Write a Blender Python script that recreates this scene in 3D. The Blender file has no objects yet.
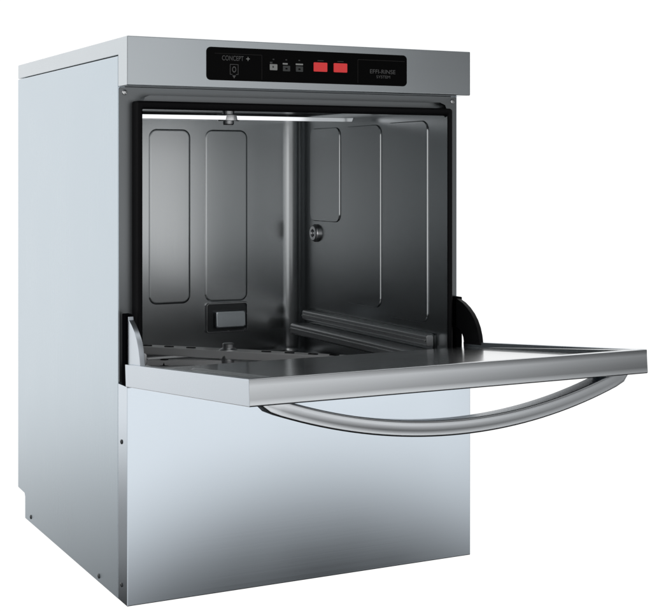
import bpy, bmesh, math
from mathutils import Vector, Matrix

R = math.radians
scene = bpy.context.scene
col = scene.collection

# ------------------------------------------------------------------ camera
cam_d = bpy.data.cameras.new('camera')
cam = bpy.data.objects.new('camera', cam_d)
col.objects.link(cam)
cam_d.sensor_fit = 'HORIZONTAL'
cam_d.sensor_width = 36.0
cam_d.lens = 1363.165 / 652.0 * 36.0
cam_d.shift_x = 0.0
cam_d.shift_y = -(305.5 - 172.55) / 652.0
cam_d.clip_start = 0.05
cam_d.clip_end = 200.0
cam.location = (-0.65968, -1.93835, 0.64579)
cam.rotation_euler = (R(90), 0, -0.47299)
scene.camera = cam

# ------------------------------------------------------------------ world: white surround, unseen directions hand-shaped for the steel reflections
world = bpy.data.worlds.new('World')
scene.world = world
world.use_nodes = True
nt = world.node_tree
nt.nodes.clear()
N = nt.nodes.new
L = nt.links.new


def mathn(op, a, b=None, c=None, clamp=False):
    n = N('ShaderNodeMath')
    n.operation = op
    n.use_clamp = clamp
    for i, v in enumerate((a, b, c)):
        if v is None:
            continue
        if isinstance(v, (int, float)):
            n.inputs[i].default_value = v
        else:
            L(v, n.inputs[i])
    return n.outputs[0]


def smooth(v, a, b, lo=0.0, hi=1.0):
    n = N('ShaderNodeMapRange')
    n.interpolation_type = 'SMOOTHSTEP'
    L(v, n.inputs[0])
    for i, k in enumerate((a, b, lo, hi)):
        n.inputs[i + 1].default_value = k
    return n.outputs[0]


def ramp(v, stops, lo=-0.5, hi=0.5):
    """piecewise curve of radiance over the height of the direction"""
    m = N('ShaderNodeMapRange')
    L(v, m.inputs[0])
    m.inputs[1].default_value = lo
    m.inputs[2].default_value = hi
    c = N('ShaderNodeValToRGB')
    c.color_ramp.interpolation = 'EASE'
    el = c.color_ramp.elements
    el.remove(el[1])
    el[0].position = (stops[0][0] - lo) / (hi - lo)
    el[0].color = (stops[0][1],) * 3 + (1,)
    for p, val in stops[1:]:
        el.new((p - lo) / (hi - lo)).color = (val, val, val, 1)
    L(m.outputs[0], c.inputs[0])
    return c.outputs[0]


def mixc(f, a, b):
    n = N('ShaderNodeMix')
    n.data_type = 'RGBA'
    L(f, n.inputs[0])
    L(a, n.inputs[6])
    L(b, n.inputs[7])
    return n.outputs[2]


tc = N('ShaderNodeTexCoord')
sep = N('ShaderNodeSeparateXYZ')
L(tc.outputs['Generated'], sep.inputs[0])
X, Y, Z = sep.outputs
front = smooth(Y, 0.10, -0.45)                       # mask of the unseen directions in front of the appliance
side = mathn('DIVIDE', X, mathn('MAXIMUM', mathn('MULTIPLY', Y, -1.0), 0.05))
right = smooth(side, 0.25, 0.70)
left = smooth(side, 0.20, -0.25)
# white surround behind; added dark zone below, raised at left to darken side-panel reflections
WHITE = 1.08
back_w = ramp(Z, [(-0.5, 0.02), (-0.40, 0.03), (-0.335, WHITE), (0.5, WHITE)])
back_d = ramp(Z, [(-0.5, 0.02), (-0.31, 0.02), (-0.250, 0.33), (-0.165, WHITE), (0.5, WHITE)])
bside = mathn('DIVIDE', X, mathn('MAXIMUM', Y, 0.05))
back_c = mixc(smooth(bside, -0.10, -0.27), back_w, back_d)
# in front, unseen: made-up bright low band, grey above, brighter high up, for reflections
front_l = ramp(Z, [(-0.5, 1.26), (-0.06, 1.26), (0.00, 0.72), (0.06, 0.95), (0.12, 0.95), (0.25, 0.30), (0.5, 0.6)])
front_r = ramp(Z, [(-0.5, 1.24), (-0.06, 1.20), (-0.015, 0.22), (0.06, 0.15), (0.12, 0.15), (0.25, 0.12), (0.5, 0.4)])
front_f = ramp(Z, [(-0.5, 1.0), (-0.07, 0.95), (-0.01, 0.22), (0.06, 0.18), (0.12, 0.18), (0.25, 0.15), (0.5, 0.5)])
front_c = mixc(left, mixc(right, front_l, front_r), front_f)
# added bright upright strip at front left, unseen, for highlights in the chamber
strip_c = ramp(Z, [(-0.5, 0.9), (-0.2, 1.2), (0.3, 1.2), (0.4, 0.2), (0.5, 0.2)])
strip = mathn('MULTIPLY', smooth(side, -0.37, -0.29), smooth(side, -0.06, -0.14))
front_c = mixc(strip, front_c, strip_c)
# added dark zone low in front, shaped to darken the lower panel's reflection
u = mathn('SUBTRACT', side, 0.53)
zs = mathn('ADD', Z, mathn('MINIMUM', mathn('MULTIPLY', mathn('MULTIPLY', u, u), 1.25), 0.09))
dark = smooth(zs, -0.175, -0.285, 0.0, 0.99)
fade = smooth(side, 0.63, 0.82, 1.0, 0.32)            # made-up band dimmed to the right to darken the door edge
keep = mathn('MULTIPLY', mathn('SUBTRACT', 1.0, dark), fade)
vm = N('ShaderNodeVectorMath')
vm.operation = 'SCALE'
L(front_c, vm.inputs[0])
L(keep, vm.inputs['Scale'])
env = mixc(front, back_c, vm.outputs[0])
bg = N('ShaderNodeBackground')
bg.inputs['Strength'].default_value = 1.0
L(env, bg.inputs['Color'])
wo = N('ShaderNodeOutputWorld')
L(bg.outputs[0], wo.inputs['Surface'])

scene.view_settings.view_transform = 'Standard'
scene.view_settings.look = 'None'
scene.view_settings.exposure = 0.0
scene.view_settings.gamma = 1.0
scene.view_settings.use_curve_mapping = False
scene.cycles.max_bounces = 16
scene.cycles.glossy_bounces = 10
scene.cycles.sample_clamp_indirect = 6.0


# ------------------------------------------------------------------ materials
def steel(name, color, rough, grain='h', bump=0.02, rvar=0.06, tint=0.04):
    m = bpy.data.materials.new(name)
    m.use_nodes = True
    t = m.node_tree
    b = t.nodes['Principled BSDF']
    b.inputs['Metallic'].default_value = 1.0
    b.inputs['Roughness'].default_value = rough
    tcn = t.nodes.new('ShaderNodeTexCoord')
    mp = t.nodes.new('ShaderNodeMapping')
    t.links.new(tcn.outputs['Object'], mp.inputs[0])
    s = {'h': (1.5, 1.5, 900), 'v': (700, 700, 1.2), 'd': (1.2, 700, 700), 'n': (60, 60, 60)}[grain]
    mp.inputs['Scale'].default_value = s
    nz = t.nodes.new('ShaderNodeTexNoise')
    nz.inputs['Scale'].default_value = 1.0
    nz.inputs['Detail'].default_value = 3.0
    t.links.new(mp.outputs[0], nz.inputs[0])
    # cloudy large-scale variation of polish
    n2 = t.nodes.new('ShaderNodeTexNoise')
    n2.inputs['Scale'].default_value = 7.0
    n2.inputs['Detail'].default_value = 1.0
    t.links.new(tcn.outputs['Object'], n2.inputs[0])
    ad = t.nodes.new('ShaderNodeMath')
    ad.operation = 'ADD'
    t.links.new(nz.outputs[0], ad.inputs[0])
    t.links.new(n2.outputs[0], ad.inputs[1])
    mr = t.nodes.new('ShaderNodeMapRange')
    mr.inputs[1].default_value = 0.6
    mr.inputs[2].default_value = 1.4
    mr.inputs[3].default_value = max(rough - rvar, 0.02)
    mr.inputs[4].default_value = rough + rvar
    t.links.new(ad.outputs[0], mr.inputs[0])
    t.links.new(mr.outputs[0], b.inputs['Roughness'])
    mx = t.nodes.new('ShaderNodeMix')
    mx.data_type = 'RGBA'
    mx.inputs[6].default_value = (*[c * (1 - tint) for c in color], 1)
    mx.inputs[7].default_value = (*[min(c * (1 + tint), 1) for c in color], 1)
    t.links.new(nz.outputs[0], mx.inputs[0])
    t.links.new(mx.outputs[2], b.inputs['Base Color'])
    bp = t.nodes.new('ShaderNodeBump')
    bp.inputs['Strength'].default_value = bump
    bp.inputs['Distance'].default_value = 0.001
    t.links.new(nz.outputs[0], bp.inputs['Height'])
    t.links.new(bp.outputs[0], b.inputs['Normal'])
    return m


def plain(name, color, rough, spec=0.5, noise=0.15, metallic=0.0):
    m = bpy.data.materials.new(name)
    m.use_nodes = True
    t = m.node_tree
    b = t.nodes['Principled BSDF']
    b.inputs['Roughness'].default_value = rough
    b.inputs['Metallic'].default_value = metallic
    b.inputs['Specular IOR Level'].default_value = spec
    tcn = t.nodes.new('ShaderNodeTexCoord')
    nz = t.nodes.new('ShaderNodeTexNoise')
    nz.inputs['Scale'].default_value = 40.0
    t.links.new(tcn.outputs['Object'], nz.inputs[0])
    mx = t.nodes.new('ShaderNodeMix')
    mx.data_type = 'RGBA'
    mx.inputs[6].default_value = (*[c * (1 - noise) for c in color], 1)
    mx.inputs[7].default_value = (*[min(c * (1 + noise), 1) for c in color], 1)
    t.links.new(nz.outputs[0], mx.inputs[0])
    t.links.new(mx.outputs[2], b.inputs['Base Color'])
    return m


M_SIDE = steel('side_steel', (0.525, 0.598, 0.652), 0.28, 'v', 0.0012, 0.012, 0.006)
M_FRONT = steel('front_steel', (0.568, 0.627, 0.685), 0.125, 'h', 0.0015, 0.012, 0.010)
M_FASCIA = steel('fascia_steel', (0.54, 0.58, 0.608), 0.20, 'h', 0.003, 0.02, 0.015)
M_FRAME = steel('frame_steel', (0.20, 0.212, 0.22), 0.36, 'h', 0.003, 0.02, 0.02)
M_TUB = steel('tub_steel', (0.495, 0.514, 0.524), 0.23, 'v', 0.0014, 0.015, 0.010)
M_LINER = steel('liner_steel', (0.68, 0.70, 0.71), 0.17, 'd', 0.0015, 0.015, 0.010)
M_DOOR = steel('door_steel', (0.55, 0.572, 0.592), 0.20, 'd', 0.002, 0.015, 0.012)
M_DOORSIDE = steel('door_side_steel', (0.59, 0.64, 0.69), 0.28, 'd', 0.0, 0.01, 0.006)
M_BAR = steel('handle_steel', (0.60, 0.625, 0.65), 0.24, 'd', 0.001, 0.015, 0.008)
M_ARM = steel('arm_steel', (0.85, 0.87, 0.89), 0.14, 'n', 0.001, 0.015, 0.008)
M_SATIN = steel('satin_steel', (0.88, 0.89, 0.90), 0.34, 'n', 0.001, 0.015, 0.008)
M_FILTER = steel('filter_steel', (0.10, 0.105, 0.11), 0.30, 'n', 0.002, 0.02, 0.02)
M_SCREW = steel('screw_steel', (0.60, 0.61, 0.62), 0.25, 'n')
M_DARKSCREW = plain('dark_screw', (0.05, 0.055, 0.06), 0.4)
M_RUBBER = plain('black_rubber', (0.006, 0.006, 0.007), 0.6, 0.12)
M_BLACK = plain('black_plastic_and_shade', (0.006, 0.006, 0.007), 0.5, 0.18)  # also carries the painted shade of the right hinge arm
M_ARMGREY = plain('light_grey_plastic', (0.88, 0.89, 0.90), 0.28, 0.5, 0.03)
M_SLOT = plain('dark_slot', (0.004, 0.004, 0.005), 0.8, 0.0)
M_PANEL = plain('black_glass_panel', (0.0012, 0.0012, 0.0014), 0.30, 0.06)
M_RED = plain('red_lit_plastic', (0.78, 0.05, 0.05), 0.40, 0.3, 0.06)
_rb = M_RED.node_tree.nodes['Principled BSDF']          # the two red keys are lit from behind
_rb.inputs['Emission Color'].default_value = (1.0, 0.075, 0.08, 1)
_rb.inputs['Emission Strength'].default_value = 0.24
M_PRINT = plain('grey_print', (0.15, 0.15, 0.152), 0.6, 0.1, 0.05)
M_FAINT = plain('faint_print', (0.045, 0.042, 0.042), 0.6, 0.1, 0.05)
M_LIGHTKEY = plain('light_grey_key', (0.42, 0.43, 0.42), 0.5, 0.3, 0.05)
M_DARKKEY = plain('dark_grey_key', (0.075, 0.08, 0.08), 0.5, 0.3, 0.05)


# ------------------------------------------------------------------ mesh helpers
def obj(name, bm, mat, parent=None, angle=35, loc=None, recalc=True):
    if recalc:
        bmesh.ops.recalc_face_normals(bm, faces=bm.faces[:])
    me = bpy.data.meshes.new(name)
    bm.to_mesh(me)
    bm.free()
    me.materials.append(mat)
    for p in me.polygons:
        p.use_smooth = True
    me.set_sharp_from_angle(angle=R(angle))
    o = bpy.data.objects.new(name, me)
    col.objects.link(o)
    wn = o.modifiers.new('weighted_normal', 'WEIGHTED_NORMAL')
    wn.weight = 100
    wn.keep_sharp = True
    if parent:
        o.parent = parent
    if loc:
        o.location = loc
    return o


def bevel_all(bm, w, seg=2, min_angle=25):
    es = [e for e in bm.edges if len(e.link_faces) == 2 and e.calc_face_angle(0) > R(min_angle)]
    if es and w > 0:
        bmesh.ops.bevel(bm, geom=es, offset=w, segments=seg, profile=0.5, affect='EDGES', clamp_overlap=True)


def add_bm(dst, src):
    me = bpy.data.meshes.new('tmp')
    src.to_mesh(me)
    dst.from_mesh(me)
    bpy.data.meshes.remove(me)
    src.free()


def box(x0, x1, y0, y1, z0, z1, bev=0.0, seg=2, into=None):
    bm = bmesh.new()
    bmesh.ops.create_cube(bm, size=1)
    for v in bm.verts:
        v.co = Vector(((x0 + x1) / 2 + v.co.x * (x1 - x0), (y0 + y1) / 2 + v.co.y * (y1 - y0), (z0 + z1) / 2 + v.co.z * (z1 - z0)))
    bevel_all(bm, bev, seg)
    if into is not None:
        add_bm(into, bm)
        return into
    return bm


def prism(pts, fn, d0, d1, bev=0.0, seg=2, into=None):
    """outline pts (a,b) extruded from d0 to d1; fn(a,b,d) -> point"""
    bm = bmesh.new()
    lo = [bm.verts.new(fn(a, b, d0)) for a, b in pts]
    hi = [bm.verts.new(fn(a, b, d1)) for a, b in pts]
    bm.faces.new(lo)
    bm.faces.new(list(reversed(hi)))
    n = len(pts)
    for i in range(n):
        bm.faces.new((lo[i], hi[i], hi[(i + 1) % n], lo[(i + 1) % n]))
    bmesh.ops.recalc_face_normals(bm, faces=bm.faces[:])
    bevel_all(bm, bev, seg, 40)
    if into is not None:
        add_bm(into, bm)
        return into
    return bm


def rrect(a0, a1, b0, b1, r, n=6):
    pts = []
    for ca, cb, s in ((a1 - r, b1 - r, 0), (a0 + r, b1 - r, 90), (a0 + r, b0 + r, 180), (a1 - r, b0 + r, 270)):
        for k in range(n + 1):
            t = R(s + 90 * k / n)
            pts.append((ca + r * math.cos(t), cb + r * math.sin(t)))
    return pts


def loft(rings, close_ring=True, caps=True, into=None):
    bm = bmesh.new() if into is None else into
    vs = [[bm.verts.new(p) for p in r] for r in rings]
    n = len(rings[0])
    m = n if close_ring else n - 1
    for a, b in zip(vs, vs[1:]):
        for i in range(m):
            bm.faces.new((a[i], a[(i + 1) % n], b[(i + 1) % n], b[i]))
    if caps:
        bm.faces.new(list(reversed(vs[0])))
        bm.faces.new(vs[-1])
    return bm


def lathe(profile, origin, axis, seg=24, into=None):
    """profile (r, h) turned about axis through origin"""
    axis = Vector(axis).normalized()
    u = axis.orthogonal().normalized()
    w = axis.cross(u)
    rings = []
    for r, h in profile:
        rings.append([Vector(origin) + axis * h + (u * math.cos(2 * math.pi * k / seg) + w * math.sin(2 * math.pi * k / seg)) * max(r, 1e-5) for k in range(seg)])
    return loft(rings, into=into)


def tube(path, r, seg=12, into=None):
    path = [Vector(p) for p in path]
    rings = []
    for i, p in enumerate(path):
        d = (path[min(i + 1, len(path) - 1)] - path[max(i - 1, 0)]).normalized()
        u = d.cross(Vector((0.13, 0.27, 1))).normalized()
        w = d.cross(u)
        rings.append([p + (u * math.cos(2 * math.pi * k / seg) + w * math.sin(2 * math.pi * k / seg)) * r for k in range(seg)])
    return loft(rings, into=into)


def pad(o, u, v, n, w, h, r, t, slope, into):
    """a pressed panel: rounded rectangle raised by t along n, with soft sloped edges"""
    o, u, v, n = map(Vector, (o, u, v, n))
    rings = []
    for ins, hh in ((-0.0022, -0.0008), (0.0, 0.0003), (slope * 0.35, t * 0.45), (slope * 0.7, t * 0.85), (slope, t), (slope * 1.6, t + 0.0001)):
        pts = rrect(ins, w - ins, ins, h - ins, max(r - ins, 0.002), 8)
        rings.append([o + u * a + v * b + n * hh for a, b in pts])
    loft(rings, into=into)


def screw(parent, p, axis, r, mat, name='screw'):
    p = Vector(p)
    a = Vector(axis)
    bm = lathe([(r, -0.001), (r, 0.0006), (r * 0.85, 0.0014), (r * 0.45, 0.0018), (r * 0.40, 0.0009), (0.0, 0.0009)], p, a, 20)
    return obj(name, bm, mat, parent)


# ------------------------------------------------------------------ the appliance
W, D, H = 0.6064, 0.6368, 0.85
FY = 0.042            # plane of the door frame, behind the fascia
ZB = 0.3265           # top of the lower front panel
ZF = 0.776            # underside of the fascia
dw = bpy.data.objects.new('dishwasher', None)
dw.empty_display_size = 0.2
col.objects.link(dw)
dw['label'] = 'stainless steel undercounter dishwasher with its door hanging open on a white background'
dw['category'] = 'dishwasher'

# top cover and fascia, one bent sheet: L profile drawn in (y, z)
prof = [(0.0, ZF), (FY, ZF), (FY, 0.8240), (D, 0.8240), (D, H), (0.0, H)]
obj('top_cover', prism(prof, lambda a, b, d: Vector((d, a, b)), 0.0, W, 0.0016, 3), M_FASCIA, dw)

# side panels with the cut-back foot at the rear
sp = [(FY + 0.0006, 0.0), (0.5854, 0.0), (0.5854, 0.0405), (0.5900, 0.0460), (D, 0.0476), (D, 0.8228), (FY + 0.0006, 0.8228)]
left_panel = obj('side_panel', prism(sp, lambda a, b, d: Vector((d, a, b)), 0.0, 0.012, 0.0012), M_SIDE, dw)
right_panel = obj('side_panel', prism(sp, lambda a, b, d: Vector((d, a, b)), W - 0.012, W, 0.0012), M_SIDE, dw)
for y, z in ((0.5428, 0.0117), (0.1355, 0.0073 + 0.003)):
    screw(left_panel, (0.0, y, z), (-1, 0, 0), 0.0040, M_DARKSCREW)
    screw(right_panel, (W, y, z), (1, 0, 0), 0.0040, M_DARKSCREW)
obj('back_panel', box(0.0125, W - 0.0125, D - 0.008, D - 0.001, 0.048, 0.8235, 0.001), M_SIDE, dw)
obj('base_plate', box(0.0125, W - 0.0125, FY + 0.002, 0.584, 0.002, 0.010, 0.001), M_FRAME, dw)

# lower front panel, a folded tray whose returns run back to the side panels
fp = obj('front_panel', box(0.0, W, 0.0, FY, 0.0, ZB, 0.0014, 3), M_FRONT, dw)
for z in (0.2412, 0.0265):
    screw(fp, (0.0, 0.0245, z), (-1, 0, 0), 0.0036, M_DARKSCREW)
    screw(fp, (W, 0.0245, z), (1, 0, 0), 0.0036, M_DARKSCREW)

# door frame: four folded strips round the mouth, edges rolled
OX0, OX1 = 0.032, 0.5744
bm = bmesh.new()
ring_o = rrect(0.0005, W - 0.0005, ZB + 0.0005, ZF - 0.0005, 0.0030, 3)
stages = [(0.0005, 0.030, 0.003), (0.0005, 0.0022, 0.003), (0.0010, 0.0009, 0.003), (0.0019, 0.0002, 0.003), (0.0030, 0.0, 0.003)]
rings = []
for ins, dy, r in stages:
    rings.append([Vector((a, FY + dy, b)) for a, b in rrect(ins, W - ins, ZB + 0.0005, ZF - 0.0005, r, 4)])
rings.append([Vector((a, FY, b)) for a, b in rrect(0.024, W - 0.024, 0.338, 0.752, 0.004, 4)])
rings.append([Vector((a, FY + 0.02, b)) for a, b in rrect(0.024, W - 0.024, 0.338, 0.752, 0.004, 4)])
loft(rings, caps=False, into=bm)
frame = obj('door_frame', bm, M_FRAME, dw, 50)
for x in (0.0105, W - 0.0095):
    screw(frame, (x, FY, 0.7676), (0, -1, 0), 0.0042, M_SCREW)

# door gasket, a rubber lip round the mouth
rings = []
for ins, y in ((0.0, FY + 0.004), (0.0, 0.024), (0.0014, 0.0198), (0.0040, 0.0190), (0.0080, 0.0196), (0.0115, 0.0220), (0.0123, 0.0300)):
    rings.append([Vector((a, y, b)) for a, b in rrect(0.0225 + ins * 0.76, W - 0.0225 - ins * 0.76, 0.3320 + ins, 0.7545 - ins, 0.004, 5)])
obj('gasket', loft(rings, caps=False), M_RUBBER, dw, 60)

# ------------------------------------------------------------------ wash chamber
BY, TZ0, TZ1 = 0.600, 0.2720, 0.7640
RC = 0.036
bm = bmesh.new()
rb = 0.014


def tub_ring(z, ins):
    pts = []
    r = max(RC - ins, 0.004)
    pts.append(Vector((OX0 + ins, 0.0225, z)))
    for cx_, s in ((OX0 + RC, 180), (OX1 - RC, 90)):
        for k in range(11):
            t = R(s - 90 * k / 10)
            pts.append(Vector((cx_ + r * math.cos(t), BY - RC + r * math.sin(t), z)))
    pts.append(Vector((OX1 - ins, 0.0225, z)))
    return pts


rings = [tub_ring(TZ0, rb), tub_ring(TZ0 + 0.004, rb * 0.3), tub_ring(TZ0 + rb, 0.0), tub_ring(TZ1 - rb, 0.0), tub_ring(TZ1 - 0.004, rb * 0.3), tub_ring(TZ1, rb)]
loft(rings, close_ring=False, caps=True, into=bm)
# front lip under the mouth
box(OX0 + 0.001, OX1 - 0.001, 0.027, 0.045, TZ0 + 0.001, 0.3270, 0.002, 2, into=bm)
# pressed panels on the back wall, the right wall and the left wall
for x0, x1 in ((0.2493, 0.3352), (0.3673, 0.4590), (0.1300, 0.2170)):
    pad((x0, BY, 0.3865), (1, 0, 0), (0, 0, 1), (0, -1, 0), x1 - x0, 0.7312 - 0.3865, 0.016, 0.0012, 0.0026, bm)
for xw, nx in ((OX1, -1), (OX0, 1)):
    pad((xw, 0.4126, 0.5490), (0, 1, 0), (0, 0, 1), (nx, 0, 0), 0.128, 0.7340 - 0.5490, 0.016, 0.0022, 0.0008, bm)
    pad((xw, 0.0844, 0.3840), (0, 1, 0), (0, 0, 1), (nx, 0, 0), 0.1460, 0.7360 - 0.3840, 0.018, 0.0022, 0.0008, bm)
    pad((xw, 0.2501, 0.3960), (0, 1, 0), (0, 0, 1), (nx, 0, 0), 0.1420, 0.7340 - 0.3960, 0.018, 0.0022, 0.0008, bm)
chamber = obj('wash_chamber', bm, M_TUB, dw, 40, recalc=False)

# suction filter box let into the back wall
fx0, fx1, fz0, fz1 = 0.3673, 0.4590, 0.3239, 0.3848
bm = bmesh.new()
rings = []
for ins, y in ((0.0, BY + 0.002), (0.0, BY - 0.0050), (0.0010, BY - 0.0065), (0.0026, BY - 0.0065), (0.0032, BY - 0.0058), (0.0034, BY + 0.001)):
    rings.append([Vector((a, y, b)) for a, b in rrect(fx0 + ins, fx1 - ins, fz0 + ins, fz1 - ins, 0.006 - ins * 0.5, 5)])
loft(rings, caps=False, into=bm)
wf = obj('wall_filter', bm, M_SCREW, dw)
obj('recess', prism(rrect(fx0 + 0.003, fx1 - 0.003, fz0 + 0.003, fz1 - 0.003, 0.004, 4), lambda a, b, d: Vector((a, d, b)), BY + 0.001, BY - 0.0012), M_FILTER, wf)
bm = bmesh.new()
rings = []
for ins, y in ((0.0, BY - 0.001), (0.0, BY - 0.0085), (0.0012, BY - 0.0098), (0.0030, BY - 0.0100)):
    rings.append([Vector((a, y + (b - fz1) * 0.07, b)) for a, b in rrect(fx0 + 0.019 + ins, fx1 - 0.008 - ins, fz0 + 0.010 + ins, fz1 - 0.017 - ins, 0.003, 4)])
loft(rings, caps=True, into=bm)
obj('cover', bm, M_FASCIA, wf)

# thermostat knob on the right wall
bm = bmesh.new()
lathe([(0.0180, -0.001), (0.0180, 0.0035), (0.0165, 0.0050), (0.0160, 0.0075), (0.0140, 0.0090), (0.0080, 0.0092), (0.0070, 0.0070), (0.0, 0.0070)], (OX1, 0.5150, 0.5240), (-1, 0, 0), 28, bm)
knob = obj('wall_knob', bm, M_SATIN, dw)
bm = bmesh.new()
for dz in (-0.0055, 0.0025):
    box(OX1 - 0.0110, OX1 - 0.0065, 0.5105, 0.5195, 0.5240 + dz, 0.5240 + dz + 0.0032, 0.0006, 1, bm)
obj('grip', bm, M_FRAME, knob)


# basket rails along both side walls: two folded runners on a back plate
def rail(xw, nx):
    x = lambda d: xw + nx * d
    def run(z0, z1, d0, d1, y0, y1, into):
        pr = [(d0, z1 - 0.004), (d0 + 0.003, z1), (d1 - 0.003, z1), (d1, z1 - 0.003), (d1, z0 + 0.003), (d1 - 0.003, z0), (d0, z0)]
        prism(pr, lambda a, b, d: Vector((x(a), d, b)), y0, y1, 0.0008, 1, into)
    bm = bmesh.new()
    run(0.3150, 0.3690, 0.0, 0.005, 0.062, 0.548, bm)
    r = obj('basket_rail', bm, M_TUB, dw)
    bm = bmesh.new()
    run(0.3480, 0.3680, 0.0055, 0.0200, 0.058, 0.540, bm)
    run(0.3555, 0.3590, 0.0195, 0.0225, 0.060, 0.538, bm)
    obj('upper_runner', bm, M_SATIN, r)
    bm = bmesh.new()
    run(0.3200, 0.3410, 0.0055, 0.0440, 0.075, 0.546, bm)
    run(0.3290, 0.3330, 0.0435, 0.0465, 0.077, 0.544, bm)
    obj('lower_runner', bm, M_SATIN, r)
rail(OX1, -1)
rail(OX0, 1)


# spray arms
def blade(cx_, cy_, z, ang, half, w, h, into, skew=0.75):
    """a spray arm: tapering, flattened tube with slanted ends"""
    ca, sa = math.cos(ang), math.sin(ang)
    rings = []
    for s, k, dz in ((-1.0, skew * 0.55, 0.25), (-0.985, skew * 0.9, 0.1), (-0.90, skew, 0), (-0.12, 1.0, 0), (0.12, 1.0, 0), (0.90, skew, 0), (0.985, skew * 0.9, 0.1), (1.0, skew * 0.55, 0.25)):
        ring = []
        for a, b in ((-0.474, -0.44), (-0.45, -0.5), (0.45, -0.5), (0.474, -0.44), (0.5, 0.44), (0.475, 0.5), (-0.475, 0.5), (-0.5, 0.44)):
            t, v = s * half + (0.35 * h * (b) if abs(s) > 0.95 else 0) * (1 if s > 0 else -1), a * w * k
            ring.append(Vector((cx_ + t * ca - v * sa, cy_ + t * sa + v * ca, z + (b + dz * 0.4) * h * (0.85 + 0.15 * k))))
        rings.append(ring)
    return loft(rings, into=into)


HX, HY = 0.303, 0.330


UZ = 0.7440
ua = R(-2.5)
up_arm = obj('upper_wash_arm', blade(HX, HY, UZ, ua, 0.247, 0.036, 0.0082, bmesh.new()), M_ARM, dw, 30)
obj('hub', lathe([(0.0, -0.0125), (0.009, -0.0125), (0.0105, -0.0105), (0.0105, -0.006), (0.0195, -0.0055), (0.0205, -0.0040), (0.0205, 0.0050), (0.0190, 0.0062), (0.011, 0.0072), (0.011, 0.0195), (0.0, 0.0195)], (HX, HY, UZ), (0, 0, 1), 28), M_SCREW, up_arm)

LZ = 0.3190
la = R(-48.5)
low_arm = obj('lower_wash_arm', blade(HX, HY, LZ, la, 0.235, 0.036, 0.0145, bmesh.new()), M_ARMGREY, dw, 30)
obj('hub', lathe([(0.0, 0.0195), (0.0085, 0.0195), (0.0105, 0.0180), (0.0105, 0.0110), (0.0125, 0.0100), (0.0165, 0.0080), (0.0175, 0.0060), (0.0175, -0.0080), (0.013, -0.0095), (0.013, -0.0120), (0.0, -0.0120)], (HX, HY, LZ), (0, 0, 1), 28), M_SATIN, low_arm)
for t in (-0.205, -0.165, -0.120, -0.075, 0.075, 0.120, 0.165, 0.205):      # spray slots along the blade
    bm = prism(rrect(-0.0095, 0.0095, -0.0032, 0.0032, 0.003, 4), lambda a, b, d: Vector((HX + (t + a) * math.cos(la) - b * math.sin(la), HY + (t + a) * math.sin(la) + b * math.cos(la), d)), LZ + 0.0050, LZ + 0.0085, 0.0004, 1)
    obj('nozzle', bm, M_BLACK, low_arm)
RZ = 0.3040
ra = R(-26)
rinse = obj('rinse_arm', blade(HX, HY, RZ, ra, 0.215, 0.020, 0.0090, bmesh.new()), M_ARMGREY, dw, 30)
obj('hub', lathe([(0.0, 0.0065), (0.014, 0.0065), (0.015, 0.005), (0.015, -0.012), (0.022, -0.014), (0.022, -0.030), (0.0, -0.030)], (HX, HY, RZ), (0, 0, 1), 28), M_SATIN, rinse)
for t in (-0.185, -0.115, 0.115, 0.185):
    q = (HX + t * math.cos(ra), HY + t * math.sin(ra), RZ)
    obj('nozzle', lathe([(0.0085, -0.0055), (0.0085, 0.0035), (0.0065, 0.0058), (0.0, 0.0062)], q, (0, 0, 1), 18), M_BLACK, rinse)
# sump strainer at the bottom of the tank
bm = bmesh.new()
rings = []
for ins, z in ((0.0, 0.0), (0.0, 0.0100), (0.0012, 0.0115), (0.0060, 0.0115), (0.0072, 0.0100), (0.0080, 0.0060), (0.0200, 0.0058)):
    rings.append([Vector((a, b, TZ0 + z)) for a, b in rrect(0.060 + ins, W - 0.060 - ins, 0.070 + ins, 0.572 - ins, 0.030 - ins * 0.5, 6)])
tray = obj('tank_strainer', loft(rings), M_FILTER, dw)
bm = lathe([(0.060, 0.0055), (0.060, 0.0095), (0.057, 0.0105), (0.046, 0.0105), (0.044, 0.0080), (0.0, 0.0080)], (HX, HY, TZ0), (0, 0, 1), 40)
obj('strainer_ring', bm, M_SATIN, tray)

# ------------------------------------------------------------------ door, hanging open just above the horizontal
TILT = R(4.93)
HGY, HGZ = 0.0046, 0.3265
DL, DT = 0.4570, 0.0333
door_m = Matrix.Translation((0, HGY, HGZ)) @ Matrix.Rotation(-TILT, 4, 'X')
# door coordinates: x along the door, y negative away from the hinge, z through its thickness (0 outer skin, DT inner face)


def in_door(bm):
    bmesh.ops.transform(bm, matrix=door_m, verts=bm.verts[:])
    return bm


bm = bmesh.new()
prof = [(-0.0005, 0.0015), (-0.0005, DT - 0.001), (-DL + 0.010, DT - 0.001)]
# outer skin: underside, rounded front edge
skin = [(0.0, 0.0), (0.0, 0.022), (-DL + 0.0125, 0.022), (-DL + 0.0125, DT)]
skin += [(-DL + 0.0014, DT), (-DL + 0.0005, DT - 0.0004), (-DL, DT - 0.0013), (-DL + 0.00036, DT * 0.75), (-DL + 0.00058, DT * 0.5), (-DL + 0.00064, DT * 0.25), (-DL + 0.00058, 0.0020), (-DL + 0.0011, 0.0007), (-DL + 0.0026, 0.0)]
prism(skin, lambda a, b, d: Vector((d, a, b)), 0.0, W, 0.0, 1, bm)
door = obj('door', in_door(bm), M_DOOR, dw, 40)
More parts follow.
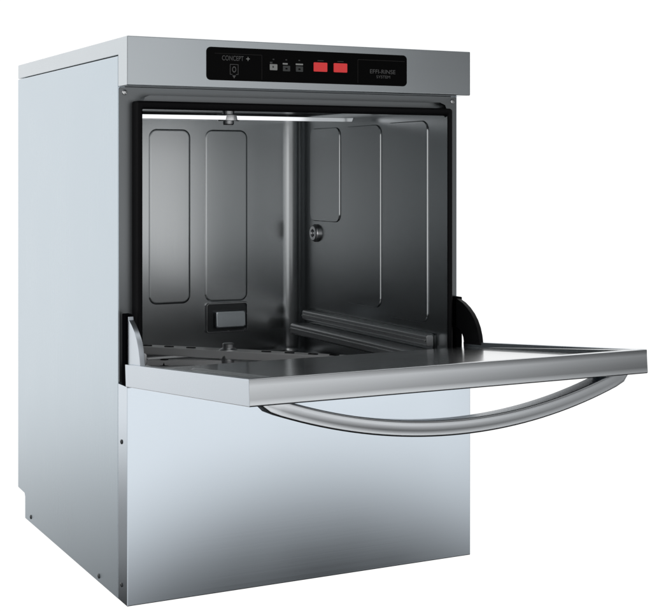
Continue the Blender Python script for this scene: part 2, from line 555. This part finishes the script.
# side cheeks of the door
for x0, x1 in ((-0.0006, 0.0100), (W - 0.0100, W + 0.0006)):
    bm = prism([(-DL + 0.0006, DT), (-DL + 0.0012, 0.0003), (-0.0002, 0.0003), (-0.0002, DT)], lambda a, b, d: Vector((d, a, b)), x0, x1, 0.0008, 2)
    obj('side_cheek', in_door(bm), M_DOORSIDE, door)
# inner liner: raised rim and sunken pan with pressed corners
rings = []
x0, x1, y0, y1 = 0.0105, W - 0.0105, -DL + 0.0130, -0.0008
for ins, z, r in ((0.0, 0.0225, 0.002), (0.0, DT - 0.0008, 0.002), (0.0007, DT - 0.0001, 0.002), (0.0030, DT - 0.0001, 0.003), (0.0042, DT - 0.0008, 0.004), (0.0052, DT - 0.0030, 0.005), (0.0060, DT - 0.0075, 0.006), (0.0080, DT - 0.0085, 0.008), (0.060, DT - 0.0086, 0.03), (0.0610, DT - 0.0080, 0.03), (0.0630, DT - 0.0066, 0.03), (0.0645, DT - 0.0064, 0.03), (0.120, DT - 0.0064, 0.02)):
    rings.append([Vector((a, b, z)) for a, b in rrect(x0 + ins, x1 - ins, y0 + ins, y1 - ins, r, 6)])
lm = loft(rings, caps=True)
for v in lm.verts:                                   # no rim on the hinge side: the pan drains into the chamber
    if v.co.y > y1 - 0.012:
        v.co.z = min(v.co.z, DT - 0.0086)
liner = obj('inner_liner', in_door(lm), M_LINER, door, 40)

# bow handle: flattened bar bent in an arc, its ends let into the outer skin
rings = []
NS = 40
half, sag = 0.2800, 0.0525
hx = W / 2 - 0.004
Rr = (half * half + sag * sag) / (2 * sag)
sec = [(-0.0166, 0.0078), (-0.0170, 0.0062), (-0.0166, 0.0020), (-0.0159, -0.0025), (-0.0150, -0.0062), (-0.0154, -0.0074), (-0.0150, -0.0088), (-0.0130, -0.0096), (0.0100, -0.0088), (0.0150, -0.0062), (0.0165, 0.0000), (0.0160, 0.0070), (0.0135, 0.0086), (-0.0150, 0.0088)]
for i in range(NS + 1):
    s = -1 + 2 * i / NS
    th = math.asin(half / Rr) * s
    px = hx + Rr * math.sin(th)
    pz = -(Rr * math.cos(th) - (Rr - sag)) + 0.0045
    e = min(1.0, (1 - abs(s)) / 0.10)
    k = 0.30 + 0.70 * (e * (2 - e)) ** 0.5
    tx, tz = math.cos(th), math.sin(th)          # tangent (x, z)
    nx_, nz_ = -math.sin(th), math.cos(th)       # towards the door
    rings.append([Vector((px + nx_ * b * 1.12 * k, -DL + 0.0215 + a * (0.7 + 0.3 * k), pz + nz_ * b * 1.12 * k)) for a, b in sec])
handle = obj('handle', in_door(loft(rings)), M_BAR, door, 60)

# hinge arms: curved sector plates that rise from the door into slots beside the mouth
def hinge_arm(x0, x1, back):
    outer = [(back, 0.4330 if back > 0.01 else 0.4310), (back - 0.003, 0.4325 if back > 0.01 else 0.4305), (min(0.0060, back - 0.004), 0.4260), (-0.0080, 0.4190), (-0.0210, 0.4100), (-0.0310, 0.4000), (-0.0390, 0.3880), (-0.0440, 0.3750), (-0.0470, 0.3600)]
    inner = [(0.0020, 0.3575), (0.0040, 0.3680), (0.0120, 0.3790), (0.0300, 0.3850)] if back > 0.01 else [(back, 0.3575)]
    return prism(outer + inner, lambda a, b, d: Vector((d, a, b)), x0, x1, 0.0010, 2)
obj('hinge_arm', hinge_arm(0.0040, 0.0125, 0.0092), M_DOORSIDE, door)
obj('hinge_arm', hinge_arm(W - 0.0125, W - 0.0045, 0.0300), M_BLACK, door)  # far arm stands in shade; that shade is put into its black colour
for x0, x1, y0 in ((0.0008, 0.0120, 0.0102), (W - 0.0125, W - 0.0008, 0.0245)):
    obj('hinge_slot', box(x0, x1, y0, 0.0260 if x0 < 0.1 else FY - 0.001, 0.3275, 0.4340, 0.0012), M_SLOT, dw)

# ------------------------------------------------------------------ control panel on the fascia
def plate(a0, a1, b0, b1, r, y0, y1, bev=0.0004):
    return prism(rrect(a0, a1, b0, b1, r, 6), lambda a, b, d: Vector((a, d, b)), y0, y1, bev, 2)


cp = obj('control_panel', plate(0.1268, 0.4812, 0.7877, 0.8386, 0.0070, 0.001, -0.0016, 0.0005), M_PANEL, dw)
PY = -0.0016


def flat(name, a0, a1, b0, b1, mat, t=0.0003, r=0.0004):
    return obj(name, prism(rrect(a0, a1, b0, b1, min(r, (a1 - a0) * .45, (b1 - b0) * .45), 3), lambda a, b, d: Vector((a, d, b)), PY + 0.0002, PY - t), mat, cp)


def frame_lines(segs):
    bm = bmesh.new()
    for a0, a1, b0, b1 in segs:
        box(a0, a1, PY - 0.00015, PY + 0.0002, b0, b1, 0, 1, bm)
    return obj('border_line', bm, M_FAINT, cp)


frame_lines([(0.1400, 0.2192, 0.8286, 0.8291), (0.2188, 0.2193, 0.7905, 0.8285)])
frame_lines([(0.3893, 0.4770, 0.8282, 0.8288), (0.3889, 0.3894, 0.7905, 0.8281)])


def lettering(txt, x, z, width, height, mat, t=0.0002):
    cu = bpy.data.curves.new('lettering', 'FONT')
    cu.body = txt
    cu.size = 1.0
    cu.extrude = 0.0
    cu.align_x = 'LEFT'
    tmp = bpy.data.objects.new('lettering_curve', cu)
    col.objects.link(tmp)
    bpy.context.view_layer.update()
    me = bpy.data.meshes.new_from_object(tmp.evaluated_get(bpy.context.evaluated_depsgraph_get()))
    bpy.data.objects.remove(tmp)
    xs = [v.co.x for v in me.vertices]
    ys = [v.co.y for v in me.vertices]
    mx, Mx, my, My = min(xs), max(xs), min(ys), max(ys)
    for v in me.vertices:
        v.co = Vector((x + (v.co.x - mx) / (Mx - mx) * width, PY - t, z + (v.co.y - my) / (My - my) * height))
    me.materials.append(mat)
    o = bpy.data.objects.new('lettering', me)
    col.objects.link(o)
    o.parent = cp
    return o


lettering('CONCEPT', 0.1520, 0.8185, 0.0360, 0.0075, M_PRINT)
lettering('+', 0.1925, 0.8190, 0.0060, 0.0062, M_LIGHTKEY)
lettering('EFFI-RINSE', 0.4116, 0.8070, 0.0475, 0.0066, M_PRINT)
lettering('SYSTEM', 0.4235, 0.7995, 0.0255, 0.0046, M_PRINT)
# the emblem under the name: a framed ring with an arrow head below
bm = bmesh.new()
ex, ez = 0.1722, 0.8050
t = 0.0007
for a0, a1, b0, b1 in ((ex - .0070, ex + .0070, ez + .0073, ez + .0080), (ex - .0070, ex - .0063, ez - .0080, ez + .0072), (ex + .0063, ex + .0070, ez - .0080, ez + .0072), (ex - .0062, ex - .0030, ez - .0080, ez - .0073), (ex + .0030, ex + .0062, ez - .0080, ez - .0073)):
    box(a0, a1, PY - 0.0002, PY + 0.0002, b0, b1, 0, 1, bm)
rings = []
for r in (0.0026, 0.0040):
    rings.append([Vector((ex + r * 0.85 * math.cos(2 * math.pi * k / 24), PY - 0.0002, ez + r * 1.2 * math.sin(2 * math.pi * k / 24))) for k in range(24)])
loft(rings, caps=False, into=bm)
prism([(ex - .0030, ez - .0092), (ex + .0030, ez - .0092), (ex, ez - .0140)], lambda a, b, d: Vector((a, d, b)), PY + 0.0002, PY - 0.0002, 0, 1, bm)
obj('emblem', bm, M_PRINT, cp)

# three cycle keys with their indicator bars, two red keys
for i, x in enumerate((0.2390, 0.2612, 0.2838)):
    flat('indicator', x - 0.0014, x + 0.0014, 0.8222, 0.8240, M_DARKKEY)
    if i == 0:
        flat('indicator_bar', x - 0.0062, x - 0.0018, 0.8168, 0.8192, M_DARKKEY)
        flat('cycle_key', x - 0.0064, x + 0.0064, 0.8062, 0.8155, M_LIGHTKEY, 0.0009, 0.0008)
        flat('key_mark', x - 0.0022, x + 0.0004, 0.8098, 0.8128, M_DARKKEY, 0.0011)
    else:
        flat('indicator_bar', x - 0.0062, x + (0.0024 if i == 1 else 0.0066), 0.8156, 0.8180, M_LIGHTKEY)
        flat('cycle_key', x - 0.0060, x + 0.0064, 0.8052, 0.8138, M_DARKKEY, 0.0009, 0.0008)
        flat('key_mark', x - 0.0018, x + 0.0018, 0.8080, 0.8104, M_PANEL, 0.0011)
for x0, x1 in ((0.3092, 0.3330), (0.3450, 0.3690)):
    flat('red_key', x0, x1, 0.8066, 0.8210, M_RED, 0.0016, 0.0012)
    flat('key_caption', x0 + 0.0070, x1 - 0.0060, 0.8236, 0.8246, M_DARKKEY)
